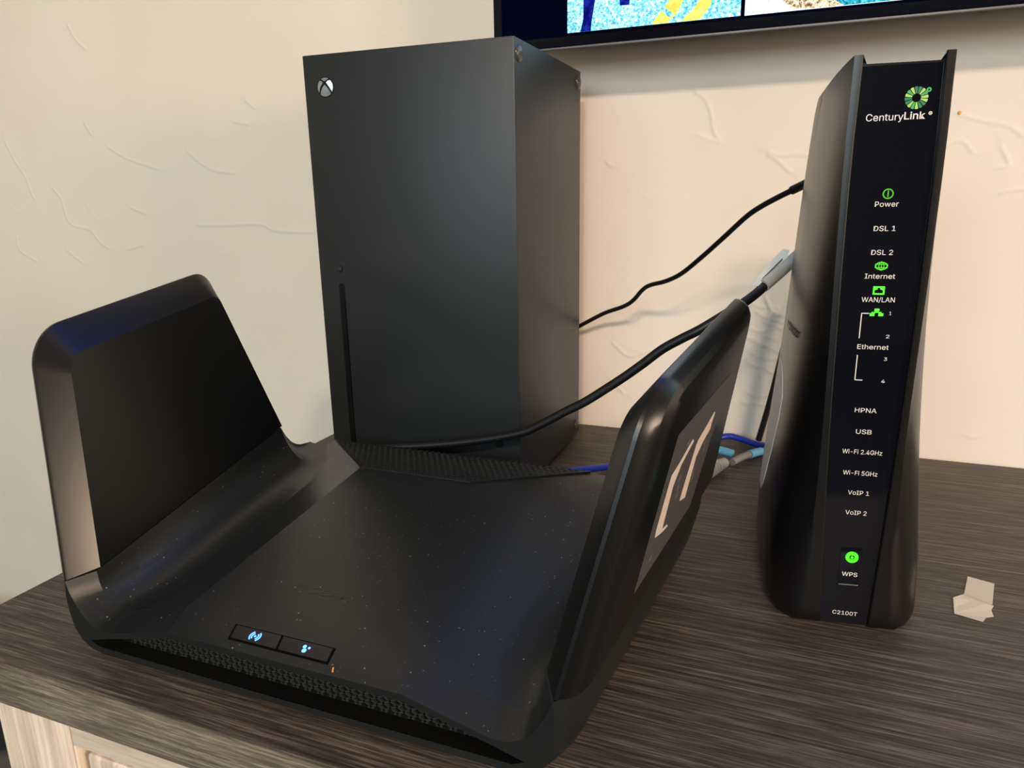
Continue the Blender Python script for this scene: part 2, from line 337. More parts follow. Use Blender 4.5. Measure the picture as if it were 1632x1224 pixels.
def build_wall():
    xs = np.concatenate([np.arange(-1900, -640, 20), np.arange(-640, 640, 1.25), np.arange(640, 2601, 20)])
    zs = np.concatenate([np.arange(-760, -120, 20), np.arange(-120, 430, 1.25), np.arange(430, 1731, 20)])
    X, Z = np.meshgrid(xs, zs); H = np.zeros_like(X)
    rng = np.random.RandomState(3)
    strokes = [(s, 0.60, 0.62) for s in STROKES]
    for i in range(26):                                    # small trowel marks between the large ones
        x, z = rng.uniform(-620, 620), rng.uniform(-60, 420); a = rng.uniform(-1.2, 0.3); l = rng.uniform(6, 22)
        strokes.append(([(x, z), (x + l * math.cos(a), z + l * math.sin(a)), (x + 1.7 * l * math.cos(a + 0.5), z + 1.7 * l * math.sin(a + 0.5))], 0.20, 1.0))
    for pts, amp, sg in strokes:
        P = [Vector((p[0], p[1], 0)) for p in pts]
        C = catmull(P, 6) if len(P) > 2 else P
        x0 = min(p.x for p in C) - 30; x1 = max(p.x for p in C) + 30; z0 = min(p.y for p in C) - 30; z1 = max(p.y for p in C) + 30
        ix = np.where((xs > x0) & (xs < x1))[0]; iz = np.where((zs > z0) & (zs < z1))[0]
        if len(ix) == 0 or len(iz) == 0: continue
        sl = (slice(iz[0], iz[-1] + 1), slice(ix[0], ix[-1] + 1)); xx, zz = X[sl], Z[sl]
        best = np.full(xx.shape, 1e9); side = np.zeros(xx.shape)
        for a, b in zip(C, C[1:]):
            dx, dz = b.x - a.x, b.y - a.y; l2 = dx * dx + dz * dz + 1e-9
            t = np.clip(((xx - a.x) * dx + (zz - a.y) * dz) / l2, 0, 1)
            ex, ez = xx - a.x - t * dx, zz - a.y - t * dz; d = np.hypot(ex, ez)
            sd = np.sign(dx * ez - dz * ex); u = d < best; best = np.where(u, d, best); side = np.where(u, sd, side)
        # a crisp ridge with a plateau that fades away on one side
        H[sl] += amp * np.exp(-(best / (1.7 * sg)) ** 2) + 0.35 * amp * (side > 0) * np.exp(-(best / 12.0) ** 2)
    for k in range(14):
        fx, fz, ph = rng.uniform(-0.02, 0.02), rng.uniform(-0.02, 0.02), rng.uniform(0, 6.28)
        H += 0.10 * np.sin(fx * X + fz * Z + ph)
    n, m_ = X.shape
    co = np.stack([X, 192 - H, Z], -1).reshape(-1, 3) * S
    idx = np.arange(n * m_).reshape(n, m_)
    q = np.stack([idx[:-1, :-1], idx[:-1, 1:], idx[1:, 1:], idx[1:, :-1]], -1).reshape(-1, 4)
    me = bpy.data.meshes.new('wall_back'); me.vertices.add(len(co)); me.vertices.foreach_set('co', co.ravel())
    me.loops.add(q.size); me.loops.foreach_set('vertex_index', q.ravel().astype(np.int32))
    me.polygons.add(len(q)); me.polygons.foreach_set('loop_start', np.arange(0, q.size, 4, dtype=np.int32))
    me.polygons.foreach_set('loop_total', np.full(len(q), 4, dtype=np.int32))
    me.update(calc_edges=True); me.shade_smooth(); me.materials.append(M['wall'])
    o = bpy.data.objects.new('wall_back', me); COL.objects.link(o); o['kind'] = 'structure'; return o
build_wall()
def struct(name, b, mat): o = box(name, b, mat); o['kind'] = 'structure'; return o
struct('floor', (-1900, 2600, -4400, 200, -780, -760), 'floor')
struct('ceiling', (-1900, 2600, -4400, 200, 1720, 1740), 'paint')
struct('wall_left', (-1920, -1900, -4400, 200, -760, 1720), 'paint')
struct('wall_right', (2600, 2620, -4400, 200, -760, 1720), 'paint')
struct('wall_front', (-1900, 2600, -4420, -4400, -760, 1720), 'paint')

# ================================================================== SIDEBOARD
sb = empty('sideboard', (0, 0, -760), 'long sideboard with a dark grey brown wood grain top and pale oak front', 'sideboard')
def sbp(name, b, mat, bevel=0, parent=None):
    b = (b[0], b[1], b[2], b[3], b[4] + 760, b[5] + 760) if parent is None else b
    return box(name, b, mat, parent or sb, bevel)
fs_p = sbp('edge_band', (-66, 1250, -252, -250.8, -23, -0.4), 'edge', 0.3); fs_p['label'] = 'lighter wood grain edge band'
tp = sbp('tabletop', (-66, 1250, -250.8, 189, -23, 0), 'top', 0.5); tp['label'] = 'dark wood grain top'
sbp('side_panel', (-34, -16, -225, 180, -730, -23.2), 'oak', 0.4)
sbp('side_panel', (1200, 1218, -225, 180, -730, -23.2), 'oak', 0.4)
sbp('back_panel', (-15.8, 1199.8, 172, 180, -730, -23.2), 'oak')
sbp('bottom_panel', (-15.8, 1199.8, -225, 171.8, -730, -712), 'oak')
sbp('corner_post', (-34, 16, -246, -225.2, -760, -23.2), 'oak', 0.6)
sbp('corner_post', (1168, 1218, -246, -225.2, -760, -23.2), 'oak', 0.6)
def door(x0, x1):
    z0, z1 = -715, -24.4
    d = sbp('door', (x0, x1, -230, -226, z0, z1), 'oak_groove')
    fz0, fz1 = z0 + 760, z1 + 760
    # frame standing proud of the recessed field, then a raised centre panel
    box('door_rail', (x0, x1, -245.5, -230.2, fz1 - 17, fz1), 'oak_rail', d, 0.5)
    box('door_rail', (x0, x1, -245.5, -230.2, fz0, fz0 + 40), 'oak_rail', d, 0.5)
    box('door_stile', (x0, x0 + 1.6, -245.5, -230.2, fz0 + 40.2, fz1 - 17.2), 'oak', d, 0.2)
    box('door_stile', (x1 - 40, x1, -245.5, -230.2, fz0 + 40.2, fz1 - 17.2), 'oak', d, 0.5)
    box('raised_panel', (x0 + 5, x1 - 44, -243.5, -230.2, fz0 + 45, fz1 - 22), 'oak', d, 2.2, seg=3)
door(17, 405); door(407, 783); door(785, 1166)

# ================================================================== TELEVISION
TY = 132
tv = empty('television', (690, TY, 314), 'large flat television above the consoles with a bright split picture and black bezel', 'television')
X0, X1, Z0, Z1 = 83.7 - 690, 1310 - 690, 1.6, 705
box('housing', (X0 + 30, X1 - 30, 12, 44, 40, 640), 'tv_back', tv, 3)
box('bezel', (X0, X1, 0, 12, Z0, Z1), 'tv', tv, 1.2)
box('trim_strip', (X0 + 1, X1 - 1, -0.3, 1.5, Z0 - 1.0, Z0 + 0.1), 'tv_strip', tv)
st_ = 'screen'
scr = box(st_, (X0 + 7, X1 - 7, -0.25, 0.05, 9, Z1 - 8), 'scr_dark', tv)
def pic(name, poly, mat, d=0.35):
    vs, fs = prism(poly, (0, -0.25, 0), (1, 0, 0), (0, 0, 1), (0, -1, 0), d)
    return obj(name, vs, fs, mat, scr)
def PX(x): return x - 690
def PZ(z): return z - 314
def P2(l): return [(PX(a), PZ(b)) for a, b in l]
def rect(a, b, c, d): return P2([(a, c), (b, c), (b, d), (a, d)])
pic('picture_tile', rect(144, 268.4, 325.0, 380), 'scr_cyan'); pic('picture_tile', rect(144, 268.4, 380, 560), 'scr_blue_fill'); pic('picture_tile', rect(271.2, 740, 324.8, 560), 'scr_white')
pic('picture_tile', rect(743, 1250, 324.8, 960), 'scr_cyan'); pic('picture_tile', rect(144, 740, 565, 960), 'scr_blue_fill')  # blue tiles are invented, above the view, to throw blue on the wing
pic('picture_detail', P2([(154.0, 325), (162.0, 325), (162.6, 331), (165.3, 346.3), (164.5, 372), (154.5, 372), (156.3, 347.2), (156.3, 333.7)]), 'scr_navy', 0.6)
pic('picture_detail', P2([(183.1, 349), (191.4, 349), (190.6, 339.6), (183.7, 339.9)]), 'scr_navy', 0.6)
pic('picture_detail', P2([(206.9, 325.1), (218.6, 325.1), (225.0, 331.0), (231.5, 343), (246, 372), (236, 372), (223.5, 344), (213.0, 332.5)]), 'scr_yellow', 0.6)
pic('picture_detail', P2([(227.9, 325.1), (240.6, 325.1), (247.4, 332.3), (250, 342), (246, 356), (240, 352), (243, 341), (236.7, 332.5)]), 'scr_yellow', 0.6)
pic('picture_detail', P2([(212.6, 334.3), (215.1, 336.4), (222.4, 330.9), (220.3, 328.0)]), 'scr_cyan', 0.9)
pic('picture_detail', P2([(298, 329.5), (303.9, 326.2), (316.5, 325), (333, 325), (326.0, 331), (306, 336), (294, 342), (290, 336)]), 'scr_brown', 0.6)
pic('picture_detail', P2([(322.5, 332.5), (333.7, 325), (368, 325), (384, 332), (396, 345), (330, 346), (310, 340)]), 'scr_teal', 0.8)

# ================================================================== GAME CONSOLE (upright box)
TH = 0.0225                                     # its front stands almost parallel to the wall
cs = empty('game_console', (0, 0, 0), 'tall matte charcoal game console standing upright behind the router', 'game console', rz=TH)
sh = box('body_shell', (0, 151, 0, 151, 5, 301), 'console', cs, 0.9)
cb = obj('base_ring', *merge([prism(disc(75.5, 75.5, 64, 48), (0, 0, 0.0), (1, 0, 0), (0, 1, 0), (0, 0, 1), 6)]), 'console_dark', cs)
# top vent dish, unseen from the photograph but part of the thing
vt = obj('top_vent', *ring_data(75.5, 75.5, 2, 66, (0, 0, 301.05), (1, 0, 0), (0, 1, 0), (0, 0, 1), 0.25, 48), 'console_dark', cs)
FX, FZ, FN = (1, 0, 0), (0, 0, 1), (0, -1, 0)
# power emblem: a low sphere divided by a dark X
em = obj('power_emblem', *prism(disc(16.6, 280.3, 6.6, 32), (0, 0, 0), FX, FZ, FN, 0.18), 'console_dark', cs)
def emblem_piece(poly):
    vs, fs = [], []
    ctr = (sum(p[0] for p in poly) / len(poly), sum(p[1] for p in poly) / len(poly))
    h = lambda p: 0.25 + 1.1 * max(0, 1 - (p[0] ** 2 + p[1] ** 2) / 36) ** 0.5
    k = len(poly)
    for p in poly: vs.append((16.6 + p[0], -0.1, 280.3 + p[1]))
    for p in poly: vs.append((16.6 + p[0], -h(p), 280.3 + p[1]))
    vs.append((16.6 + ctr[0], -h(ctr), 280.3 + ctr[1]))
    fs += [tuple(range(k))] + [(i, (i + 1) % k, k + (i + 1) % k, k + i) for i in range(k)] + [(k + i, k + (i + 1) % k, 2 * k) for i in range(k)]
    return vs, fs
R_ = 5.9
def arc(a0, a1, n=9): return [(R_ * math.cos(math.radians(a0 + (a1 - a0) * i / n)), R_ * math.sin(math.radians(a0 + (a1 - a0) * i / n))) for i in range(n + 1)]
pieces = [arc(62, 118) + [(-0.9, 4.1), (0, 3.7), (0.9, 4.1)],                                   # crown
          arc(133, 212) + [(-3.6, 0.0), (-1.35, 2.75), (-2.4, 3.9)],                             # left lobe
          arc(-32, 47) + [(2.4, 3.9), (1.35, 2.75), (3.6, 0.0)],                                 # right lobe
          arc(228, 312) + [(3.2, -2.6), (1.7, -0.3), (0, 1.5), (-1.7, -0.3), (-3.2, -2.6)]]      # bottom lobe
for p_ in pieces:
    o = obj('emblem_segment', *emblem_piece(p_), 'chrome', em); finish(o, 0, angle=60)
ej = obj('eject_button', *prism(disc(17.1, 160.2, 2.6, 24), (0, 0, 0), FX, FZ, FN, 0.12), 'console_dark', cs)
obj('button_cap', *prism(disc(16.8, 160.5, 1.95, 24), (0, -0.12, 0), FX, FZ, FN, 0.35), 'console', ej)
sl = [(17.4 + 2.35 * math.cos(a), 147.5 + 2.35 * math.sin(a)) for a in np.linspace(0, math.pi, 12)] + [(15.05 - 0.1, 28), (19.75 - 0.1, 28)]
so = obj('disc_slot', *prism(sl, (0, 0, 0), FX, FZ, FN, 0.12), 'console_dark', cs)
obj('slot_light', *prism([(19.0, 30), (19.6, 30), (19.6, 138), (19.0, 138)], (0, -0.12, 0), FX, FZ, FN, 0.1), 'gap', so)
pb = obj('pairing_button', *prism(disc(135.5, 41.6, 3.0, 24), (0, 0, 0), FX, FZ, FN, 0.15), 'console_dark', cs)
def foot(y, z):
    vs, fs = [], []; n = 20; prof = [(5.0, 0), (4.8, 0.9), (3.9, 1.6), (2.2, 2.0), (0.01, 2.1)]
    for r_, h in prof:
        for k in range(n): vs.append((151 + h - 0.05, y + r_ * math.cos(2 * math.pi * k / n), z + r_ * math.sin(2 * math.pi * k / n)))
    for i in range(len(prof) - 1):
        for k in range(n): fs.append((i * n + k, i * n + (k + 1) % n, (i + 1) * n + (k + 1) % n, (i + 1) * n + k))
    fs.append(tuple(range(n))); o = obj('side_foot', vs, fs, 'foot', cs); finish(o, 0, angle=60)
for y, z in ((7.6, 292), (143.4, 292), (7.6, 13), (143.4, 13)): foot(y, z)

# ================================================================== ROUTER
CX = 134.0
rt = empty('router', (CX, -130, 0), 'black wide router with two raised wings standing in front of the console', 'router')
def RP(vs): return [(x - CX, y + 130, z) for x, y, z in vs]
def robj(name, vs, fs, mat, parent=None, **k): return obj(name, RP(vs), fs, mat, parent or rt, **k)
def mirror(p): return (2 * CX - p[0], p[1], p[2])

Y0 = -233.0
light = [(14.2, 38), (16.0, 32.5), (19.3, 26.5), (23.8, 20.6), (30, 16.8), (37, 15.8), (56, 20.3), (74.5, 24.8), (104, 24.8), (CX, 24.8)]
inner1 = [(20.5, -221, 38.6), (21.3, -221, 32), (23.2, -220.5, 26), (27.2, -220, 22), (33, -219.6, 20.4), (40, -219.4, 20.8), (56, -218.6, 25), (72.5, -217.6, 29), (103, -217.6, 29.2), (CX, -217.6, 29.2)]
def dense(P):
    """the curved first part of a ring gets four samples per span"""
    c = catmull(P[:6], 4); c = [tuple(p) for p in c[:21]]; a, b = c[-1], P[6]
    return c + [tuple(a[i] + (b[i] - a[i]) * k / 4 for i in range(3)) for k in (1, 2, 3)] + P[6:]
DROPI = [(-57, 0), (-52, 8), (-47, 14), (-42, 18.5), (-36, 21.5), (-24, 25)]; DROP = [(-56, 0), (-50, 9), (-45, 15.5), (-40, 20.5), (-34, 24), (-24, 27.5)]
def lerp(tab, z):
    if z <= tab[0][0]: return tab[0][1]
    for (a, va), (b, vb_) in zip(tab, tab[1:]):
        if z <= b: return va + (vb_ - va) * (z - a) / (b - a)
    return tab[-1][1]
def inner_ring(y, rs=False):
    s = y + 221
    zs_ = 38.6 + 0.116 * s - lerp(DROPI, y); xs_ = 20.5 - 0.129 * s
    if y > -46: xs_ += (y + 46) / 22 * 2
    zf = 20.6 + ((39.0 if rs else 35.5) - 20.6) * (y + 219) / 195
    zc = 29 + (y + 217.6) * 0.113 if y <= -76 else 45 - 5 * (y + 76) / 52
    xa, xb_, xd = (84, 118, 60) if rs else (72.5, 74, 19)
    xc = xa + (xb_ - xa) * (y + 217.6) / 141.6 if y <= -76 else xb_ - (xb_ - xd) * (y + 76) / 52
    W_ = min(25.0, (xc - xs_) * 0.55) * min(1.0, 0.5 + (y + 221) / 60)
    zf = min(zf, zs_ - 0.4)
    out = []
    for q in range(5):
        th = math.pi / 2 * q / 4                     # quarter ellipse from the wing foot to the floor
        zq = zf + (zs_ - zf) * (1 - math.sin(th)); ln_w = 0.2125 * (zs_ - zq)      # the wing's own lean goes on into the curve
        out.append((xs_ + ln_w + (W_ - 0.2125 * (zs_ - zf)) * (1 - math.cos(th)), y, zq))
    xb = out[4][0]; x5 = xb + (xc - xb) * 0.2; x6 = (x5 + xc) / 2
    out += [(x5, y, zf + 0.2), (x6, y, (zf + zc) / 2 + 0.1), (xc, y, zc), (xc + (CX - xc) * 0.5, y, zc), (CX, y, zc)]
    return dense(out)
def full(half, rh=None): return half + [mirror(p) for p in (rh or half)[-2::-1]]
innerR = inner1[:6] + [(62, -218.4, 25), (84, -217.6, 29), (109, -217.6, 29.2), inner1[9]]
rings = [full(dense([(x, Y0, z) for x, z in light])), full(dense(inner1), dense(innerR))]
ys = [-200, -170, -140, -108, -76, -63, -57, -52, -49.5, -47, -44, -40, -36, -30, -24]
for y in ys: rings.append(full(inner_ring(y), inner_ring(y, True)))
# right side of the raised field ends a little nearer (measured), so shift those samples
for rg, y in zip(rings[2:], ys):
    pass
n_r = len(rings[0])
vs = [p for r_ in rings for p in r_]
fs = [(i * n_r + j, i * n_r + j + 1, (i + 1) * n_r + j + 1, (i + 1) * n_r + j) for i in range(len(rings) - 1) for j in range(n_r - 1)]
# outer shell
out0 = [(14.2, 38), (13.3, 30), (13.6, 23), (15.4, 14.3), (19.3, 8.3), (24.8, 5.0), (32, 3.6), (CX, 3.5)]
out1 = [(5.0, 38.6), (4.6, 30), (6.3, 20), (10.5, 11), (16.5, 5.5), (25, 3.0), (36, 2.4), (CX, 2.4)]
oring = [full([(x, Y0, z) for x, z in out0])]
oring.append(full([(out0[i][0] * 0.55 + out1[i][0] * 0.45, -230, out0[i][1] * 0.55 + out1[i][1] * 0.45) for i in range(8)]))
for y in [-218] + ys:
    s = y + 218; h = []
    for i, (x, z) in enumerate(out1):
        wgt = max(0, (z - 2.4) / 36.2); zz = z + 0.116 * s * wgt; 
        xx = x - (0.080 + 0.049 * wgt) * s * (1 if i < 7 else 0)
        zz -= lerp(DROP, y) * wgt
        xx += lerp([(-66, 0), (-54, 4), (-44, 8.5), (-34, 13), (-24, 18)], y) * (1 if i < 7 else 0)
        h.append((xx, y, zz))
    oring.append(full(h))
b0 = len(vs); n_o = len(oring[0]); vs += [p for r_ in oring for p in r_]
fs += [(b0 + i * n_o + j, b0 + (i + 1) * n_o + j, b0 + (i + 1) * n_o + j + 1, b0 + i * n_o + j + 1) for i in range(len(oring) - 1) for j in range(n_o - 1)]
# rear panel
b1 = len(vs); rr = rings[-1]; oo = oring[-1]; vs += rr + oo; k = len(rr)
fs.append(tuple(b1 + i for i in range(k)) + tuple(b1 + k + i for i in range(len(oo) - 1, -1, -1)))
# hinge shelf between inner and outer skins (closes the body under the wings)
for side in (0, 1):
    ia = [r_[0 if side == 0 else -1] for r_ in rings]; oa = [oring[0][0 if side == 0 else -1]] + [r_[0 if side == 0 else -1] for r_ in oring[2:]]
    k0 = len(vs); vs += ia + oa; q = len(ia)
    for i in range(q - 1): fs.append((k0 + i, k0 + i + 1, k0 + q + i + 1, k0 + q + i))
# front face with the hexagonal vent opening left free
def F(pts, sgn):
    pts = [(x if sgn > 0 else 2 * CX - x, Y0, z) for x, z in pts]; k0 = len(vs); vs.extend(pts); fs.append(tuple(range(k0, k0 + len(pts))))
TIP = (24.8, 9.6); VB1 = (29.8, 7.2); VB2 = (CX, 6.8)
VT = [(37, 12.9), (56, 17.3), (74.5, 21.7), (104, 21.7), (CX, 21.7)]
for sg in (1, -1):
    dl = [(p[0], p[2]) for p in dense([(x, Y0, z) for x, z in light])]
    F(dl[0:5] + [out0[1]], sg); F(dl[4:9] + [out0[2], out0[1]], sg); F(dl[8:13] + [out0[3], out0[2]], sg)
    F(dl[12:17] + [out0[4], out0[3]], sg); F(dl[16:21] + [VT[0], TIP, out0[4]], sg)
    F([TIP, VB1, out0[5], out0[4]], sg); F([VB1, VB2, out0[7], out0[6], out0[5]], sg)
    F(dl[20:25] + [VT[1], VT[0]], sg)
    for i in range(1, 4): F([light[5 + i], light[6 + i], VT[i + 1], VT[i]], sg)
body = robj('body', vs, fs, 'router'); finish(body, 0.4, 2, angle=12, bangle=38)
body['label'] = 'sloping black top with a raised middle field and dust'
# dark wall behind the front grille
vb = [TIP] + VT + [(2 * CX - x, z) for x, z in VT[-2::-1]] + [(2 * CX - TIP[0], TIP[1]), (2 * CX - VB1[0], VB1[1]), VB1]
tray = []
for a, b in zip(vb, vb[1:] + vb[:1]): tray.append(([(a[0], Y0, a[1]), (b[0], Y0, b[1]), (b[0], -225, b[1]), (a[0], -225, a[1])], [(0, 1, 2, 3)]))
tray.append(prism(vb, (0, -225.2, 0), (1, 0, 0), (0, 0, 1), (0, 1, 0), 0.6))
fv = robj('front_vent', *merge(tray), 'pit') if True else robj('front_vent', *prism(vb, (0, -219, 0), (1, 0, 0), (0, 0, 1), (0, 1, 0), 1.0), 'pit')
fv['label'] = 'dark recessed vent along the front edge'

def clip_seg(p, q, poly):
    """clip segment to convex polygon (either winding)"""
    A = sum(poly[i][0] * poly[(i + 1) % len(poly)][1] - poly[(i + 1) % len(poly)][0] * poly[i][1] for i in range(len(poly)))
    t0, t1 = 0.0, 1.0; d = (q[0] - p[0], q[1] - p[1])
    for i in range(len(poly)):
        a, b = poly[i], poly[(i + 1) % len(poly)]
        if A < 0: a, b = b, a
        n_ = (-(b[1] - a[1]), b[0] - a[0]); num = n_[0] * (p[0] - a[0]) + n_[1] * (p[1] - a[1]); den = n_[0] * d[0] + n_[1] * d[1]
        if abs(den) < 1e-9:
            if num < 0: return None
        else:
            t = -num / den
            if den > 0: t0 = max(t0, t)
            else: t1 = min(t1, t)
    if t1 - t0 < 1e-4: return None
    return (p[0] + d[0] * t0, p[1] + d[1] * t0), (p[0] + d[0] * t1, p[1] + d[1] * t1)
def lattice(poly, pitch, ang, wd, o, e, u, n_, t):
    xs_ = [p[0] for p in poly]; ys_ = [p[1] for p in poly]; cx, cy = sum(xs_) / len(xs_), sum(ys_) / len(ys_)
    Rr = max(max(xs_) - min(xs_), max(ys_) - min(ys_)); out = []
    for a in ang:
        dx, dy = math.cos(a), math.sin(a); k = int(Rr / pitch) + 2
        for i in range(-k, k + 1):
            ox, oy = cx - dy * i * pitch, cy + dx * i * pitch
            s = clip_seg((ox - dx * Rr * 1.5, oy - dy * Rr * 1.5), (ox + dx * Rr * 1.5, oy + dy * Rr * 1.5), poly)
            if s: out.append(strip(s, wd, o, e, u, n_, t))
    return merge(out)
VBot = [(CX - 92, 9.0), (CX - 60, 20), (CX + 60, 20), (CX + 92, 9.0)]
g = robj('front_grille', *lattice(VBot, 2.9, (math.radians(28), math.radians(152)), 0.8, (0, -225.4, 0), (1, 0, 0), (0, 0, 1), (0, -1, 0), 1.2), 'grille', fv); g['kind'] = 'stuff'

# rear perforated field, falling away behind the raised middle
def rear_plane(x, y): return (x, y, 45 - 5 * (y + 76) / 52)
mp = [(74.4, -75.4), (150, -75.4), (208, -24.6), (20, -24.6)]
ny = Vector((0, 5 / 52, 1)).normalized(); uy = Vector((0, 1, -5 / 52))
rg_ = robj('rear_vent', *prism([(x, y) for x, y in mp], (0, 0, 45 - 5 * 76 / 52 + 0.05), (1, 0, 0), tuple(uy), tuple(ny), 0.25), 'pit')
rg_['label'] = 'perforated dark vent field along the rear'
ang = (math.radians(0), math.radians(58), math.radians(122))
g = robj('rear_grille', *lattice(mp, 3.7, ang, 1.15, (0, 0, 45 - 5 * 76 / 52 + 0.25), (1, 0, 0), tuple(uy), tuple(ny), 0.5), 'grille', rg_); g['kind'] = 'stuff'
# rim of that field
loop = [(p[0], p[1]) for p in mp]
robj('vent_rim', *merge([strip([loop[i], loop[(i + 1) % 4]], 1.4, (0, 0, 45 - 5 * 76 / 52), (1, 0, 0), tuple(uy), tuple(ny), 0.8) for i in (0, 1, 3)]), 'router', rg_)

# two buttons on the sloping front lip
fe = Vector((1, 0, 0)); fu = Vector((0, 1, 0.258)).normalized(); fn = Vector((0, -0.258, 1)).normalized()
O_ = Vector((0, Y0, 24.9)); bt0 = 5.0 * 1.033; bt1 = 11.4 * 1.033
ft = robj('button_trough', *prism([(105.2, bt0 - 0.8), (156.6, bt0 - 0.8), (155.4, bt1 + 0.7), (103.0, bt1 + 0.7)], tuple(O_), tuple(fe), tuple(fu), tuple(fn), 0.25), 'gap')
for a0, a1, b0_, b1_ in ((106.3, 130.2, 104.3, 128.3), (131.2, 155.6, 129.3, 154.4)):
    pb_ = robj('push_button', *prism([(a0, bt0), (a1, bt0), (b1_, bt1), (b0_, bt1)], tuple(O_ + fn * 0.25), tuple(fe), tuple(fu), tuple(fn), 0.55), 'button'); finish(pb_, 0.2, 2)
    pb_['label'] = 'matte push button with a lit blue wireless symbol' if a0 < 120 else 'push button with a lit blue pairing symbol'
    o3 = O_ + fn * 0.82; cx_ = 117.0 if a0 < 120 else 143.1; cy_ = 8.3
    if a0 < 120:
        d = [prism(disc(cx_, cy_, 0.55, 12), tuple(o3), tuple(fe), tuple(fu), tuple(fn), 0.12)]
        for sg in (1, -1):
            for r_ in (1.5, 2.5):
                pts = [(cx_ + sg * r_ * math.cos(a), cy_ + r_ * math.sin(a)) for a in np.linspace(-0.85, 0.85, 8)]
                d.append(strip(pts, 0.55, tuple(o3), tuple(fe), tuple(fu), tuple(fn), 0.1))
    else:
        d = [prism(disc(cx_ - 0.1, cy_ - 0.9, 1.05, 14), tuple(o3), tuple(fe), tuple(fu), tuple(fn), 0.12),
             prism(disc(cx_ - 1.0, cy_ + 1.0, 0.85, 14), tuple(o3), tuple(fe), tuple(fu), tuple(fn), 0.12),
             prism(disc(cx_ + 1.35, cy_ + 0.8, 0.6, 14), tuple(o3), tuple(fe), tuple(fu), tuple(fn), 0.12)]
    robj('symbol_light', *merge(d), 'blue_led', pb_)
# faint embossed maker lettering on the floor of the router
sl_ = 0.113; lu = Vector((0, 1, sl_)).normalized(); ln = Vector((0, -sl_, 1)).normalized()
lo_ = Vector((0 - CX, -191 + 130, 29 + (217.6 - 191) * sl_))
text_mesh('embossed_lettering', 'NETGEAR', 'emboss', rt, 104, 142, 0, tuple(lo_), (1, 0, 0), tuple(lu), tuple(ln), 4.2, 0.0, 0.10)

# ---- wings
def rounded(poly, rad, K=12):
    out = []; n = len(poly)
    for i in range(n):
        p0, p1, p2 = [Vector((*poly[(i + d) % n], 0)) for d in (-1, 0, 1)]; r_ = rad[i]
        a = (p0 - p1).normalized(); b = (p2 - p1).normalized()
        if r_ <= 0: out += [tuple(p1[:2])] * K; continue
        th = a.angle(b); d = r_ / math.tan(th / 2); c = p1 + (a + b).normalized() * (r_ / math.sin(th / 2))
        q0, q1 = p1 + a * d - c, p1 + b * d - c; w_ = q0.angle(q1)
        for k in range(K):
            t = k / (K - 1); q = (q0 * math.sin((1 - t) * w_) + q1 * math.sin(t * w_)) / math.sin(w_); out.append(tuple((c + q)[:2]))
    return out
def outline(fi, ti, ri, r1_, r2_):
    top = 112.6 - ti; s = lambda t: 183.6 - ri - 0.472 * t
    return rounded([(fi, 0.2), (fi + 0.2, top), (s(top), top), (s(0.2), 0.2)], [0, r1_, r2_, 0])
def make_wing(side):
    sg = -1 if side == 'L' else 1
    F0 = Vector((14 if sg < 0 else 254, -232, 38)); tk = 1.0 if sg < 0 else 0.965
    dt = Vector((0.129 * sg, 1, 0.116)); df = Vector((0.233 * sg, 0.196, 1)) * tk
    inn = Vector((-sg, 0, 0))
    layers = [(8.4, outline(13.0, 14.6, 7.5, 9, 9)), (0.7, outline(0.9, 0.9, 0.9, 17, 17)), (0, outline(0, 0, 0, 17.5, 17.5)), (-1.5, outline(0.2, 0.2, 0.2, 17.3, 17.3)),
              (-4.0, outline(1.6, 1.4, 1.2, 16.5, 16.5)), (-6.5, outline(4.2, 3.6, 3.0, 15, 15)), (-8.2, outline(8, 6.5, 5.5, 13, 13)), (-9, outline(14, 10.5, 9, 11, 11))]
    vs_, fs_ = [], []; n = len(layers[0][1])
    for d, ol in layers:
        for s, t in ol: vs_.append(tuple(F0 + dt * s + df * t + inn * d))
    for i in range(len(layers) - 1):
        for j in range(n): fs_.append((i * n + j, i * n + (j + 1) % n, (i + 1) * n + (j + 1) % n, (i + 1) * n + j))
    fs_.append(tuple(range(n))); fs_.append(tuple((len(layers) - 1) * n + j for j in range(n)))
    wg = robj('antenna_wing', vs_, fs_, 'router_side'); finish(wg, 0, angle=20)
    wg['label'] = 'left wing with a broad bevelled inner edge' if sg < 0 else 'right wing with a printed decal on its outer face'
    return wg, F0, dt, df
wl = make_wing('L')[0]
wr, F0, dt, df = make_wing('R')
# decal on the outer face of the right wing
o_ = Vector((F0.x + 9.0 - CX, F0.y + 130, F0.z)); nn = dt.cross(df).normalized(); nn = nn if nn.x > 0 else -nn
def dec(name, poly, mat, t0, t): return obj(name, *prism(poly, tuple(o_ + nn * t0), tuple(dt), tuple(df), tuple(nn), t), mat, dcl if name != 'decal' else wr)
dcl = None
dcl = dec('decal', [(117.1, 79.2), (31.1, 85.2), (41.7, 16.4), (120.5, 12.2)], 'decal', 0.0, 0.15)
dec('decal_stroke', [(48.3, 35.8), (46.3, 39.8), (42.5, 64.3), (51.8, 65.4), (66.1, 68.9), (69.6, 66.5), (56.8, 62.1), (53.3, 54.9), (59.2, 33.6), (67.8, 31.1), (70.9, 28.7), (61.7, 30.9)], 'decal_ink', 0.15, 0.08)
dec('decal_stroke', [(82.4, 34.0), (81.5, 37.8), (79.8, 60.0), (81.4, 62.2), (92.9, 64.1), (102.4, 66.4), (104.7, 64.9), (104.1, 60.2), (105.4, 57.1), (95.8, 54.9), (89.6, 51.0), (94.6, 29.5)], 'decal_ink', 0.15, 0.08)
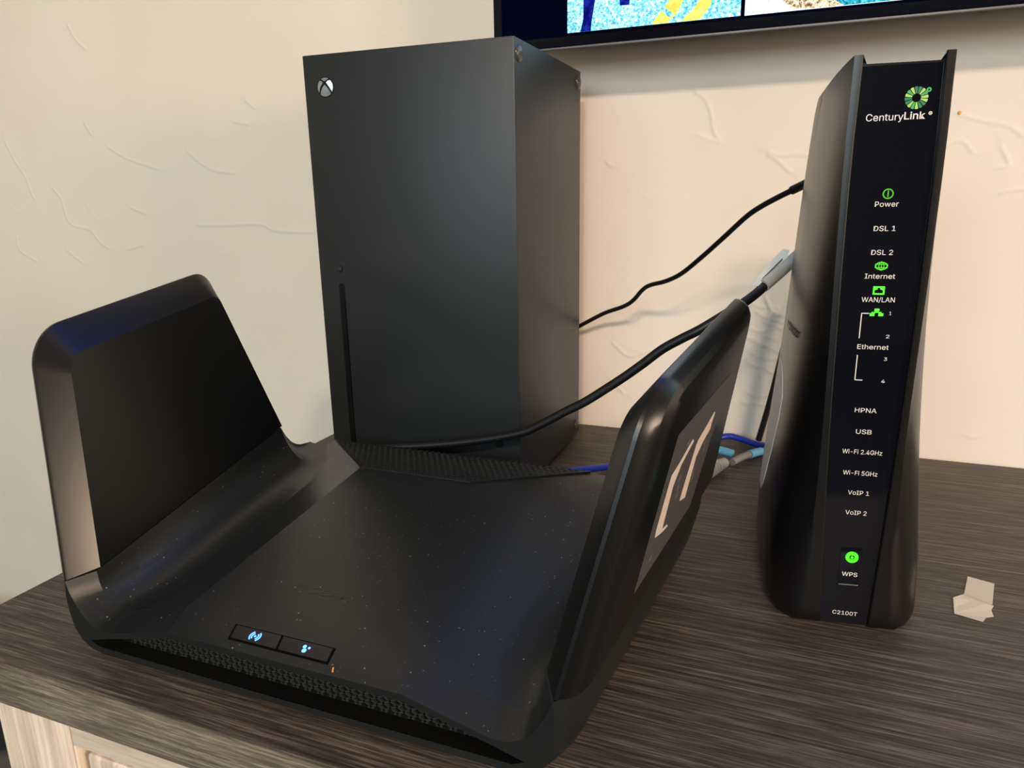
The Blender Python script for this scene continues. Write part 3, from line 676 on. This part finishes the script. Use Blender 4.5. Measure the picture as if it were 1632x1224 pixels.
for px_, py_ in ((58.4, 70.5), (67.0, 47.8), (70, 43), (95.8, 41.3), (98.2, 37.1), (103.8, 51.1), (107, 47), (54, 24), (64, 53)):
    dec('decal_dot', disc(px_, py_, 1.6, 10), 'decal_grey', 0.15, 0.06)

# ================================================================== MODEM
YAW = math.radians(7)
md = empty('modem', (354.5, -86, 0), 'tall black upright modem with green lights and white lettering on its front', 'modem', rz=YAW)
def lerp(tab, z):
    if z <= tab[0][0]: return tab[0][1]
    for (a, va), (b, vb_) in zip(tab, tab[1:]):
        if z <= b: return va + (vb_ - va) * (z - a) / (b - a)
    return tab[-1][1]
G = [(0, 10.6), (45, 12.5), (103, 14.4), (172, 15.6), (222, 15.9), (262, 15.0)]         # half width of the gloss panel
RO = [(0, 21.0), (20, 19.5), (60, 17.9), (103, 17.6), (172, 18.7), (222, 19.2), (262, 18.6)]  # outer edge of the fins
WM = [(0, 34.5), (6, 36.5), (30, 37.5), (60, 36), (103, 32.5), (130, 30.5), (180, 27), (213, 25.2), (262, 22.0)]
TAU = [(0, 6), (20, 9), (60, 14), (103, 17), (180, 22), (262, 30)]
DP = [(0, 150), (60, 140), (130, 122), (190, 106), (262, 84)]                           # depth back from the front
def width(v, z):
    W, r0, tau = lerp(WM, z), lerp(RO, z), lerp(TAU, z)
    h = r0 + (W - r0) * (1 - math.exp(-max(0, v) / tau) if True else 0)
    D = lerp(DP, z)
    if v > D * 0.55: h -= (v - D * 0.55) / (D * 0.45) * W * lerp([(0, .2), (120, .16), (200, .06), (262, 0)], z)
    return h
def section(z, inset=0.0):
    g_, r0, D = lerp(G, z), lerp(RO, z), lerp(DP, z)
    P = [(0.0, 1.6), (g_, 1.6), (g_ + 0.15, -0.2), (g_ + 0.6, -0.5), (g_ + (r0 - g_) * 0.6, -0.45), (r0, -0.2)]
    for v in (3, 7, 12, 18, 26, 36, 48, 62): P.append((width(v, z), v))
    for fr in (0.62, 0.72, 0.82, 0.92): P.append((width(D * fr, z), D * fr if D * fr > 63 else 63))
    wD = width(D, z); P += [(wD - 0.5, D - 1.5), (wD - 3, D), (0.0, D)]
    if inset:
        P = [(max(0, x - inset) if x > g_ + 1 else x, v + (inset if v < 3 else (-inset if v > D - 3 else 0))) for x, v in P]
    return P
zs_ = [0.6, 1.6, 4, 8, 14, 22, 34, 48, 64, 80, 96, 112, 130, 150, 170, 190, 210, 230, 246]
secs = [(z, section(z, {0.6: 3.0, 1.6: 1.6, 4: 0.5}.get(z, 0))) for z in zs_]
# the top falls from the tall front fins to the rear
vs, fs = [], []; n = len(secs[0][1])
def full2(sec, z, f=None):
    right_ = [(x, v, z if f is None else f(x, v)) for x, v in sec]; left_ = [(-x, v, q) for x, v, q in right_[-2:0:-1]]
    return right_ + left_
def topz(x, v):
    base = 261.5 - 0.10 * max(0, v)
    return base - (3.4 if abs(x) < lerp(G, 258) + 0.1 and v < 2 else 0)
for z, sec in secs: vs += full2(sec, z)
vs += full2(section(256), 0, lambda x, v: topz(x, v) - 1.5 if v > 3 else topz(x, v) - 0.8)
vs += full2(section(260, 0.0), 0, topz)
def inset_top(dx, dz):
    D = lerp(DP, 262); sec = section(260); out = []
    for x, v in sec: out.append((max(0, x - dx) if x > lerp(G, 258) + 0.3 else x * 0.985, min(max(v, 1.0 if x <= lerp(G, 258) + 0.3 else v + dx * 0.6), D - dx)))
    return full2(out, 0, lambda x, v: 261.5 - 0.10 * max(0, v) - (3.4 if v < 2.01 and abs(x) < lerp(G, 258) + 0.1 else dz))
vs += inset_top(2.0, 0); vs += inset_top(2.1, 4.2)
m_ = len(full2(secs[0][1], 0)); nr = len(zs_) + 4
fs = [(i * m_ + j, i * m_ + (j + 1) % m_, (i + 1) * m_ + (j + 1) % m_, (i + 1) * m_ + j) for i in range(nr - 1) for j in range(m_)]
fs.append(tuple(range(m_)))
t0 = (nr - 1) * m_; half = n
# top: strips between the right and left sides
for j in range(half - 1):
    a, b = t0 + j, t0 + j + 1; c, d_ = t0 + (m_ - j - 1 if j + 1 < half else 0), t0 + (m_ - j if j > 0 else 0)
    L1 = t0 + (m_ - j) % m_; L2 = t0 + (m_ - j - 1) % m_
    q = [a, b, L2, L1]; qq = []
    for i_ in q:
        if i_ not in qq: qq.append(i_)
    if len(qq) > 2: fs.append(tuple(qq))
shell = obj('shell', vs, fs, 'modem', md); finish(shell, 0, angle=32)
shell['label'] = 'matte black tapering shell with two front fins'
# gloss front panel, following the fins
pv, pf = [], []; zz_ = [2.2, 12, 25, 45, 75, 103, 140, 172, 200, 222, 245, 257.6]
for z in zz_:
    g_ = lerp(G, z) - 0.15
    for i in range(9): x = -g_ + 2 * g_ * i / 8; pv.append((x, 1.35 - 0.25 * (1 - (x / g_) ** 2), z))
for i in range(len(zz_) - 1):
    for j in range(8): pf.append((i * 9 + j, i * 9 + j + 1, (i + 1) * 9 + j + 1, (i + 1) * 9 + j))
k0 = len(pv); pv += [(x, 1.62, z) for x, y, z in pv]; pf += [tuple(k0 + i for i in f[::-1]) for f in pf]
gp = obj('front_panel', pv, pf, 'glass', md); gp.data.shade_smooth(); gp['label'] = 'glossy black front panel printed with white words'
E_, U_, N_ = (1, 0, 0), (0, 0, 1), (0, -1, 0); OP = (0, 1.06, 0)
def T(body_, x0, x1, z, h=2.3, bold=0.005, name='lettering'): return text_mesh(name, body_, 'white_ink', gp, x0, x1, z, OP, E_, U_, N_, h, bold, 0.06)
T('Century', -11.9, 2.2, 237.2, 2.75, 0.006); T('Link', 2.5, 10.3, 237.4, 2.75, 0.03)
d_ = merge([ring_data(12.1, 238.1, 0.42, 0.7, OP, E_, U_, N_, 0.08, 16), prism(disc(12.1, 238.1, 0.25, 8), OP, E_, U_, N_, 0.08)])
obj('registered_mark', *d_, 'white_ink', gp)
for s_, a, b, z, h in (('Power', -5.1, 4.1, 202.3, 2.1), ('DSL 1', -4.6, 4.0, 192.2, 2.1), ('DSL 2', -4.6, 4.0, 182.1, 2.1), ('Internet', -6.2, 5.9, 171.9, 2.1), ('WAN/LAN', -6.5, 6.8, 161.7, 2.1),
                       ('1', 5.2, 6.0, 155.8, 1.5), ('2', 4.9, 6.3, 145.5, 1.5), ('Ethernet', -6.3, 6.5, 140.6, 2.1), ('3', 5.1, 6.4, 135.3, 1.5), ('4', 5.0, 6.5, 125.2, 1.5),
                       ('HPNA', -4.6, 4.5, 111.2, 2.1), ('USB', -3.2, 3.4, 101.0, 2.1), ('Wi-Fi 2.4GHz', -8.1, 8.8, 91.2, 2.1), ('Wi-Fi 5GHz', -6.9, 7.8, 80.8, 2.1),
                       ('VoIP 1', -3.9, 5.2, 71.0, 2.1), ('VoIP 2', -4.1, 5.1, 60.9, 2.1), ('C2100T', -5.3, 5.9, 7.8, 2.0)):
    T(s_, a, b, z, h)
obj('bracket', *merge([strip([(-3.1, 155.6), (-5.9, 155.6), (-5.9, 144.6)], 0.4, OP, E_, U_, N_, 0.07), strip([(-5.9, 136.6), (-5.9, 125.3), (-3.0, 125.3)], 0.4, OP, E_, U_, N_, 0.07)]), 'white_ink', gp)
# round burst emblem of alternating green rays
bo = obj('burst_emblem', *prism(disc(6.3, 244.2, 1.35, 20), OP, E_, U_, N_, 0.04), 'gap', gp)
for i in range(16):
    a = 2 * math.pi * i / 16 + 0.1; da = 0.155
    pl = [(6.3 + r_ * math.cos(q), 244.2 + r_ * math.sin(q)) for r_, q in ((1.7, a - da * 0.9), (4.25, a - da), (4.4, a), (4.25, a + da), (1.7, a + da * 0.9))]
    obj('burst_ray', *prism(pl, OP, E_, U_, N_, 0.08), ('g_light', 'g_dark', 'g_mid', 'g_dark', 'g_light')[i * 7 % 5], bo)
obj('burst_dot', *ring_data(10.6, 247.1, 0.35, 0.95, OP, E_, U_, N_, 0.08, 14), 'g_mid', bo)
# lit symbols
def led(name, data, mat, label): o = obj(name, *data, mat, gp); o['label'] = label; return o
led('power_light', merge([ring_data(-0.4, 206.5, 1.65, 2.15, OP, E_, U_, N_, 0.08), strip([(-0.4, 205.4), (-0.4, 207.6)], 0.5, OP, E_, U_, N_, 0.08)]), 'led_dim', 'dim green power symbol')
gl = [ring_data(0.0, 176.3, 1.9, 2.5, OP, (1.06, 0, 0), (0, 0, 1), N_, 0.08)]
gl = [ring_data(0.0, 0.0, 2.05, 2.6, (0, 1.06, 176.3), E_, (0, 0, 0.68), N_, 0.08), ring_data(0, 0, 0.85, 1.15, (0, 1.06, 176.3), E_, (0, 0, 1.7), N_, 0.08, 20)]
gl += [strip([(-2.4, z), (2.4, z)], 0.28, OP, E_, U_, N_, 0.08) for z in (175.6, 177.0)] + [strip([(0, 174.7), (0, 177.9)], 0.3, OP, E_, U_, N_, 0.08)]
led('internet_light', merge(gl), 'led_mid', 'green globe symbol')
wn = [strip([(-2.0, 164.2), (2.0, 164.2), (2.0, 167.2), (-2.0, 167.2), (-2.0, 164.2)], 0.6, OP, E_, U_, N_, 0.08)]
wn += [prism([(-1.7, 166.9), (-0.55, 166.9), (-0.55, 166.2), (-1.7, 165.8)], OP, E_, U_, N_, 0.08), prism([(0.55, 166.9), (1.7, 166.9), (1.7, 165.8), (0.55, 166.2)], OP, E_, U_, N_, 0.08)]
led('network_light', merge(wn), 'led', 'green socket symbol')
et = [prism([(a, b), (a + 1.9, b), (a + 1.9, b + 1.25), (a, b + 1.25)], OP, E_, U_, N_, 0.08) for a, b in ((-2.6, 154.5), (0.9, 154.5), (-0.85, 156.5))]
et += [strip([(-1.7, 156.1), (1.9, 156.1)], 0.35, OP, E_, U_, N_, 0.08), strip([(0.1, 156.1), (0.1, 156.6)], 0.35, OP, E_, U_, N_, 0.08)]
led('ethernet_light', merge(et), 'led', 'green linked boxes symbol')
wb = obj('pairing_button', *prism([(-4.3, 22.7), (5.4, 22.9), (5.1, 42.9), (-4.2, 42.7)], (0, 1.1, 0), E_, U_, N_, 0.35), 'glass', md); finish(wb, 0.25, 2)
wb['label'] = 'rectangular button with a bright green symbol'
obj('button_edge', *strip([(-3.8, 23.3), (4.6, 23.5)], 0.35, (0, 0.75, 0), E_, U_, N_, 0.05), 'chrome', wb)
OW = (0, 0.75, 0); wl_ = []
for sg in (0, math.pi):
    pts = [(0.8 + 2.0 * math.cos(a + sg + 0.6), 38.0 + 2.0 * math.sin(a + sg + 0.6)) for a in np.linspace(0.1, 2.75, 10)]
    wl_.append(strip(pts, 1.5, OW, E_, U_, N_, 0.08))
wl_.append(prism([(0.0, 37.6), (1.1, 39.3), (0.9, 38.1), (1.7, 38.1), (0.5, 36.6), (0.7, 37.6)], OW, E_, U_, N_, 0.08))
o = obj('pairing_light', *merge(wl_), 'led', wb)
text_mesh('lettering', 'WPS', 'white_ink', wb, -2.9, 4.0, 29.0, OW, E_, U_, N_, 2.1, 0.012, 0.06)
# side marks on the left flank
def flank(name, cols, mat, parent, off=0.25):
    """cols: list of (v, z_low, z_high); a thin film lying on the left flank"""
    vs_, fs_ = [], []; K = 8
    for v, a, b in cols:
        for i in range(K + 1):
            z = a + (b - a) * i / K; x = -width(v, z)
            vs_ += [(x - off, v, z), (x + 0.4, v, z)]
    c = 2 * (K + 1)
    for i in range(len(cols) - 1):
        for k in range(K):
            a, b = i * c + 2 * k, (i + 1) * c + 2 * k
            fs_ += [(a, b, b + 2, a + 2), (a + 1, a + 3, b + 3, b + 1)]
    for k in range(K):
        for i in (0, len(cols) - 1): a = i * c + 2 * k; fs_.append((a, a + 2, a + 3, a + 1))
    for i in range(len(cols) - 1):
        for k in (0, K): a, b = i * c + 2 * k, (i + 1) * c + 2 * k; fs_.append((a, a + 1, b + 1, b))
    o = obj(name, vs_, fs_, mat, parent); finish(o, 0, angle=60); return o
sk = flank('side_sticker', [(45, 92, 104), (50, 72, 110), (56, 58, 114), (62, 48, 117), (70, 42, 118), (84, 42, 118)], 'sticker', md); sk['label'] = 'pale information sticker'

# maker's word moulded on the left flank, reading from the rear towards the front
def flank_text(body_, v0, v1, zc, h):
    o = text_mesh('moulded_word', body_, 'emboss', md, 0, v0 - v1, 0, (0, 0, 0), (1, 0, 0), (0, 1, 0), (0, 0, 1), h, 0.03, 0)
    o.data.materials.clear(); o.data.materials.append(M['moulded'])
    for q in o.data.vertices:
        v = v0 - q.co.x / S; z = zc + q.co.y / S; q.co = (-(width(v, z) + 0.35) * S, v * S, z * S)
    return o
flank_text('technicolor', 64, 30, 140, 4.6)

# ================================================================== CABLES
def cable(label, pts, r_, mat, cat='cable', name='cable', flat=1.0, n=12):
    o = tube(name, pts, r_, mat, None, 12, n, flat); return tag(o, label, cat)
# ethernet cable with a paper flag, from the modem over the right wing to the router's back
CBL = [(322, 40, 174), (319.9, 34.0, 171.4), (311.9, 24.0, 165.1), (305.8, 14.0, 159.4), (300.1, 4.0, 152.8), (292.7, -5.0, 146.9), (284.9, -11.0, 141.8), (270.4, -14.0, 132.0), (259.6, -14.0, 125.7), (248.6, -14.0, 118.7), (237.3, -14.0, 109.1), (225.6, -14.0, 99.7), (213.6, -14.0, 90.8), (201.2, -14.0, 82.0), (188.4, -14.0, 74.5), (173.7, -14.5, 65.4), (158.6, -15.0, 57.6), (127.2, -16.0, 49.2), (94.7, -18.0, 43.1), (60, -20.5, 38), (40, -22, 33)]
cb1 = cable('thick black cable running from the modem behind the right router wing', CBL, 2.8, 'cable')
cb2 = cable('thin black power cable between the console and the modem, highest on the wall',
            [(110, 177, 76), (125, 176, 86), (142.1, 172.0, 95.4), (166.7, 162.0, 109.3), (185.7, 152.0, 117.4), (195.3, 145.0, 123.7), (204.4, 138.0, 133.5), (211.7, 132.0, 138.2), (225.5, 122.0, 142.9), (238.4, 112.0, 149.9), (253.8, 98.0, 162.8), (269.7, 82.0, 177.4), (285.7, 66.0, 192.4), (295.5, 56.0, 199.2), (306.5, 46.0, 205.2), (315.9, 38.0, 209.8), (321.9, 30.0, 212.8)],
            1.75, 'cable')
tube('strain_relief', [(312.5, 40.5, 208.2), (317, 36.5, 210.4), (322.5, 29.5, 213.1)], 2.6, 'cable', cb2, 14, 4)
cb3 = cable('black cord hanging straight down the wall behind the modem', [(318, 182, 112), (313, 182, 92), (306, 183, 49), (302, 184, 27), (298, 185, 7), (297, 185, 2.6)], 2.5, 'cable')
cb4 = cable('blue network cable curving on the tabletop behind the right wing', [(150, 42, 4.5), (168, 58, 5), (184, 72, 4.2), (203, 90, 3), (222, 108, 3), (238, 130, 3), (250, 152, 3.0), (262, 170, 4.5), (273, 178, 6), (283, 177, 5.0), (293, 173, 3.6), (305, 168, 3), (320, 160, 3)], 2.6, 'blue')
gc = cable('grey network cable lying on the table behind the modem', [(282, 120, 4.2), (289, 136, 4.2), (300, 152, 4), (312, 164, 4), (330, 170, 4)], 2.7, 'grey_cable')
tube('ribbed_boot', [(266, 84, 7), (270, 96, 7.2), (277, 112, 6)], lambda t: 6.2 - 2.4 * t, 'pale', gc, 18, 6)
bt = [c for c in gc.children][0]
for k in range(6):
    t = k / 5; p = Vector((267 + 8 * t, 87 + 20 * t, 7.3 - 1 * t))
    tube('boot_rib', [tuple(p), tuple(p + Vector((0.5, 1.3, 0)))], 6.4 - 2.2 * t, 'pale', bt, 18, 1, smooth_path=False)
tube('blue_sleeve', [(293, 142.5, 4.1), (297, 148.5, 4.1), (301, 153.5, 4)], 3.3, 'sky_sleeve', gc, 16, 4)
pg = cable('light blue cable end beside the grey cable behind the wing', [(256, 138, 7), (264, 137, 7.3), (272, 135.5, 7.2), (281, 133, 6.4)], 3.3, 'sky_sleeve', name='cable_plug')

# paper flag wrapped round the thick cable next to the modem
a_, b_ = Vector((301.8, 7.0, 155.2)), Vector((319.9, 34.0, 171.4)); ax = (b_ - a_).normalized(); ln_ = (b_ - a_).length
upf = (Vector((-0.55, -0.2, 0.8)) - ax * Vector((-0.55, -0.2, 0.8)).dot(ax)).normalized(); sd = ax.cross(upf)
fg = tube('cable_label', [tuple(a_), tuple(a_.lerp(b_, .5)), tuple(b_)], 3.8, 'label_grey', None, 16, 4)
tag(fg, 'white folded paper flag wrapped round the thick black cable beside the modem', 'label')
flg = obj('label_flag', *prism([(-3.5, 2.0), (ln_ * 0.66, 2.6), (ln_ * 0.84, 6.2), (ln_ * 0.74, 9.2), (ln_ * 0.45, 8.4), (-8.5, 5.6)], tuple(a_), tuple(ax), tuple(upf), tuple(sd), 0.35), 'label', fg)
obj('printed_line', *prism([(1, 3.2), (ln_ * 0.6, 4.2), (ln_ * 0.62, 5.3), (2, 4.0)], tuple(a_ + sd * 0.36 ), tuple(ax), tuple(upf), tuple(sd), 0.06), 'label_ink', flg)
obj('printed_line', *prism([(1, 3.2), (ln_ * 0.6, 4.2), (ln_ * 0.62, 5.3), (2, 4.0)], tuple(a_ - sd * 0.08), tuple(ax), tuple(upf), tuple(sd), 0.06), 'label_ink', flg)

# ================================================================== SMALL THINGS
# folded scrap of clear tape
tz = 0.25
tv_ = [(408.2, -40.5, 2.2), (407.0, -53.5, tz), (418.8, -57.2, tz), (421.0, -52.5, tz), (424.6, -50.5, tz + .2), (424.3, -45.5, 1.2), (426, -42, 1.8), (423.0, -41.5, 2.2), (412.6, -36.5, 2.4)]
tv2 = [(412.6, -36.5, 2.4), (423.5, -41.8, 2.2), (426.3, -38.4, 0.6), (414.8, -31.2, 0.5)]
tv3 = [(414.8, -31.2, 0.5), (426.3, -38.4, 0.6), (430.6, -18.5, 2.6), (419.0, -14.0, 2.4)]
def sheet(polys, t=0.18):
    return merge([prism([(i, 0) for i in range(0)], (0, 0, 0), (1, 0, 0), (0, 1, 0), (0, 0, 1), t) for _ in ()]) if False else merge([(([tuple(p) for p in pl] + [(p[0], p[1], p[2] + t) for p in pl]),
        [tuple(range(len(pl)))[::-1], tuple(range(len(pl), 2 * len(pl)))] + [(i, (i + 1) % len(pl), len(pl) + (i + 1) % len(pl), len(pl) + i) for i in range(len(pl))]) for pl in polys])
tp_ = obj('tape_scrap', *sheet([tv_, tv2, tv3]), 'tape'); tag(tp_, 'crumpled folded scrap of clear tape on the tabletop right of the modem', 'tape')
# crumb on the router lip, dab of orange putty on the wall
c_ = obj('crumb', *tube_data([(160.9, -231.6, 25.7), (160.3, -230.6, 26.0), (160.0, -229.8, 26.2)], 0.33, 8, 3), 'amber'); tag(c_, 'tiny amber crumb lying on the router lip beside the buttons', 'crumb')
vs_, fs_ = [], []; n = 14; prof = [(1.6, 0), (1.4, 0.6), (0.9, 1.1), (0.2, 1.3)]
for r_, h in prof:
    for k in range(n): a = 2 * math.pi * k / n; vs_.append((416.5 + r_ * math.cos(a) * (1 + .15 * math.sin(3 * a)), 191.9 - h, 259 + r_ * 1.15 * math.sin(a)))
for i in range(3):
    for k in range(n): fs_.append((i * n + k, i * n + (k + 1) % n, (i + 1) * n + (k + 1) % n, (i + 1) * n + k))
fs_ += [tuple(range(n)), tuple(3 * n + k for k in range(n))]
pt = obj('putty_dab', vs_, fs_, 'orange', smooth=True); tag(pt, 'small orange brown dab stuck on the wall right of the modem', 'putty')
# slumped dark bag on the floor past the sideboard's left end
vs_, fs_ = [], []; nu, nv = 64, 36
for i in range(nv + 1):
    ph = math.pi * i / nv - math.pi / 2
    for j in range(nu):
        th = 2 * math.pi * j / nu; c, s_ = math.cos(ph), math.sin(ph)
        fold = 1 + 0.035 * math.sin(9 * ph + 1.5 * math.sin(2 * th)) + 0.02 * math.sin(5 * th + 3 * ph)
        sx = math.copysign(abs(math.cos(th)) ** 0.7, math.cos(th)) * abs(c) ** 0.6; sy = math.copysign(abs(math.sin(th)) ** 0.7, math.sin(th)) * abs(c) ** 0.6
        z = -545 + 213 * math.copysign(abs(s_) ** 0.75, s_)
        vs_.append((-665 + 235 * sx * fold, 45 + 125 * sy * fold, z + (6 * math.sin(6 * th) if s_ > 0.3 else 0)))
for i in range(nv):
    for j in range(nu): fs_.append((i * nu + j, i * nu + (j + 1) % nu, (i + 1) * nu + (j + 1) % nu, (i + 1) * nu + j))
bag = obj('fabric_bag', vs_, fs_, 'bag', smooth=True); zmin = min(v[2] for v in vs_)
for q in bag.data.vertices: q.co.z += (-760 - zmin) * S
tag(bag, 'dark slumped fabric bag on the floor left of the sideboard', 'bag')
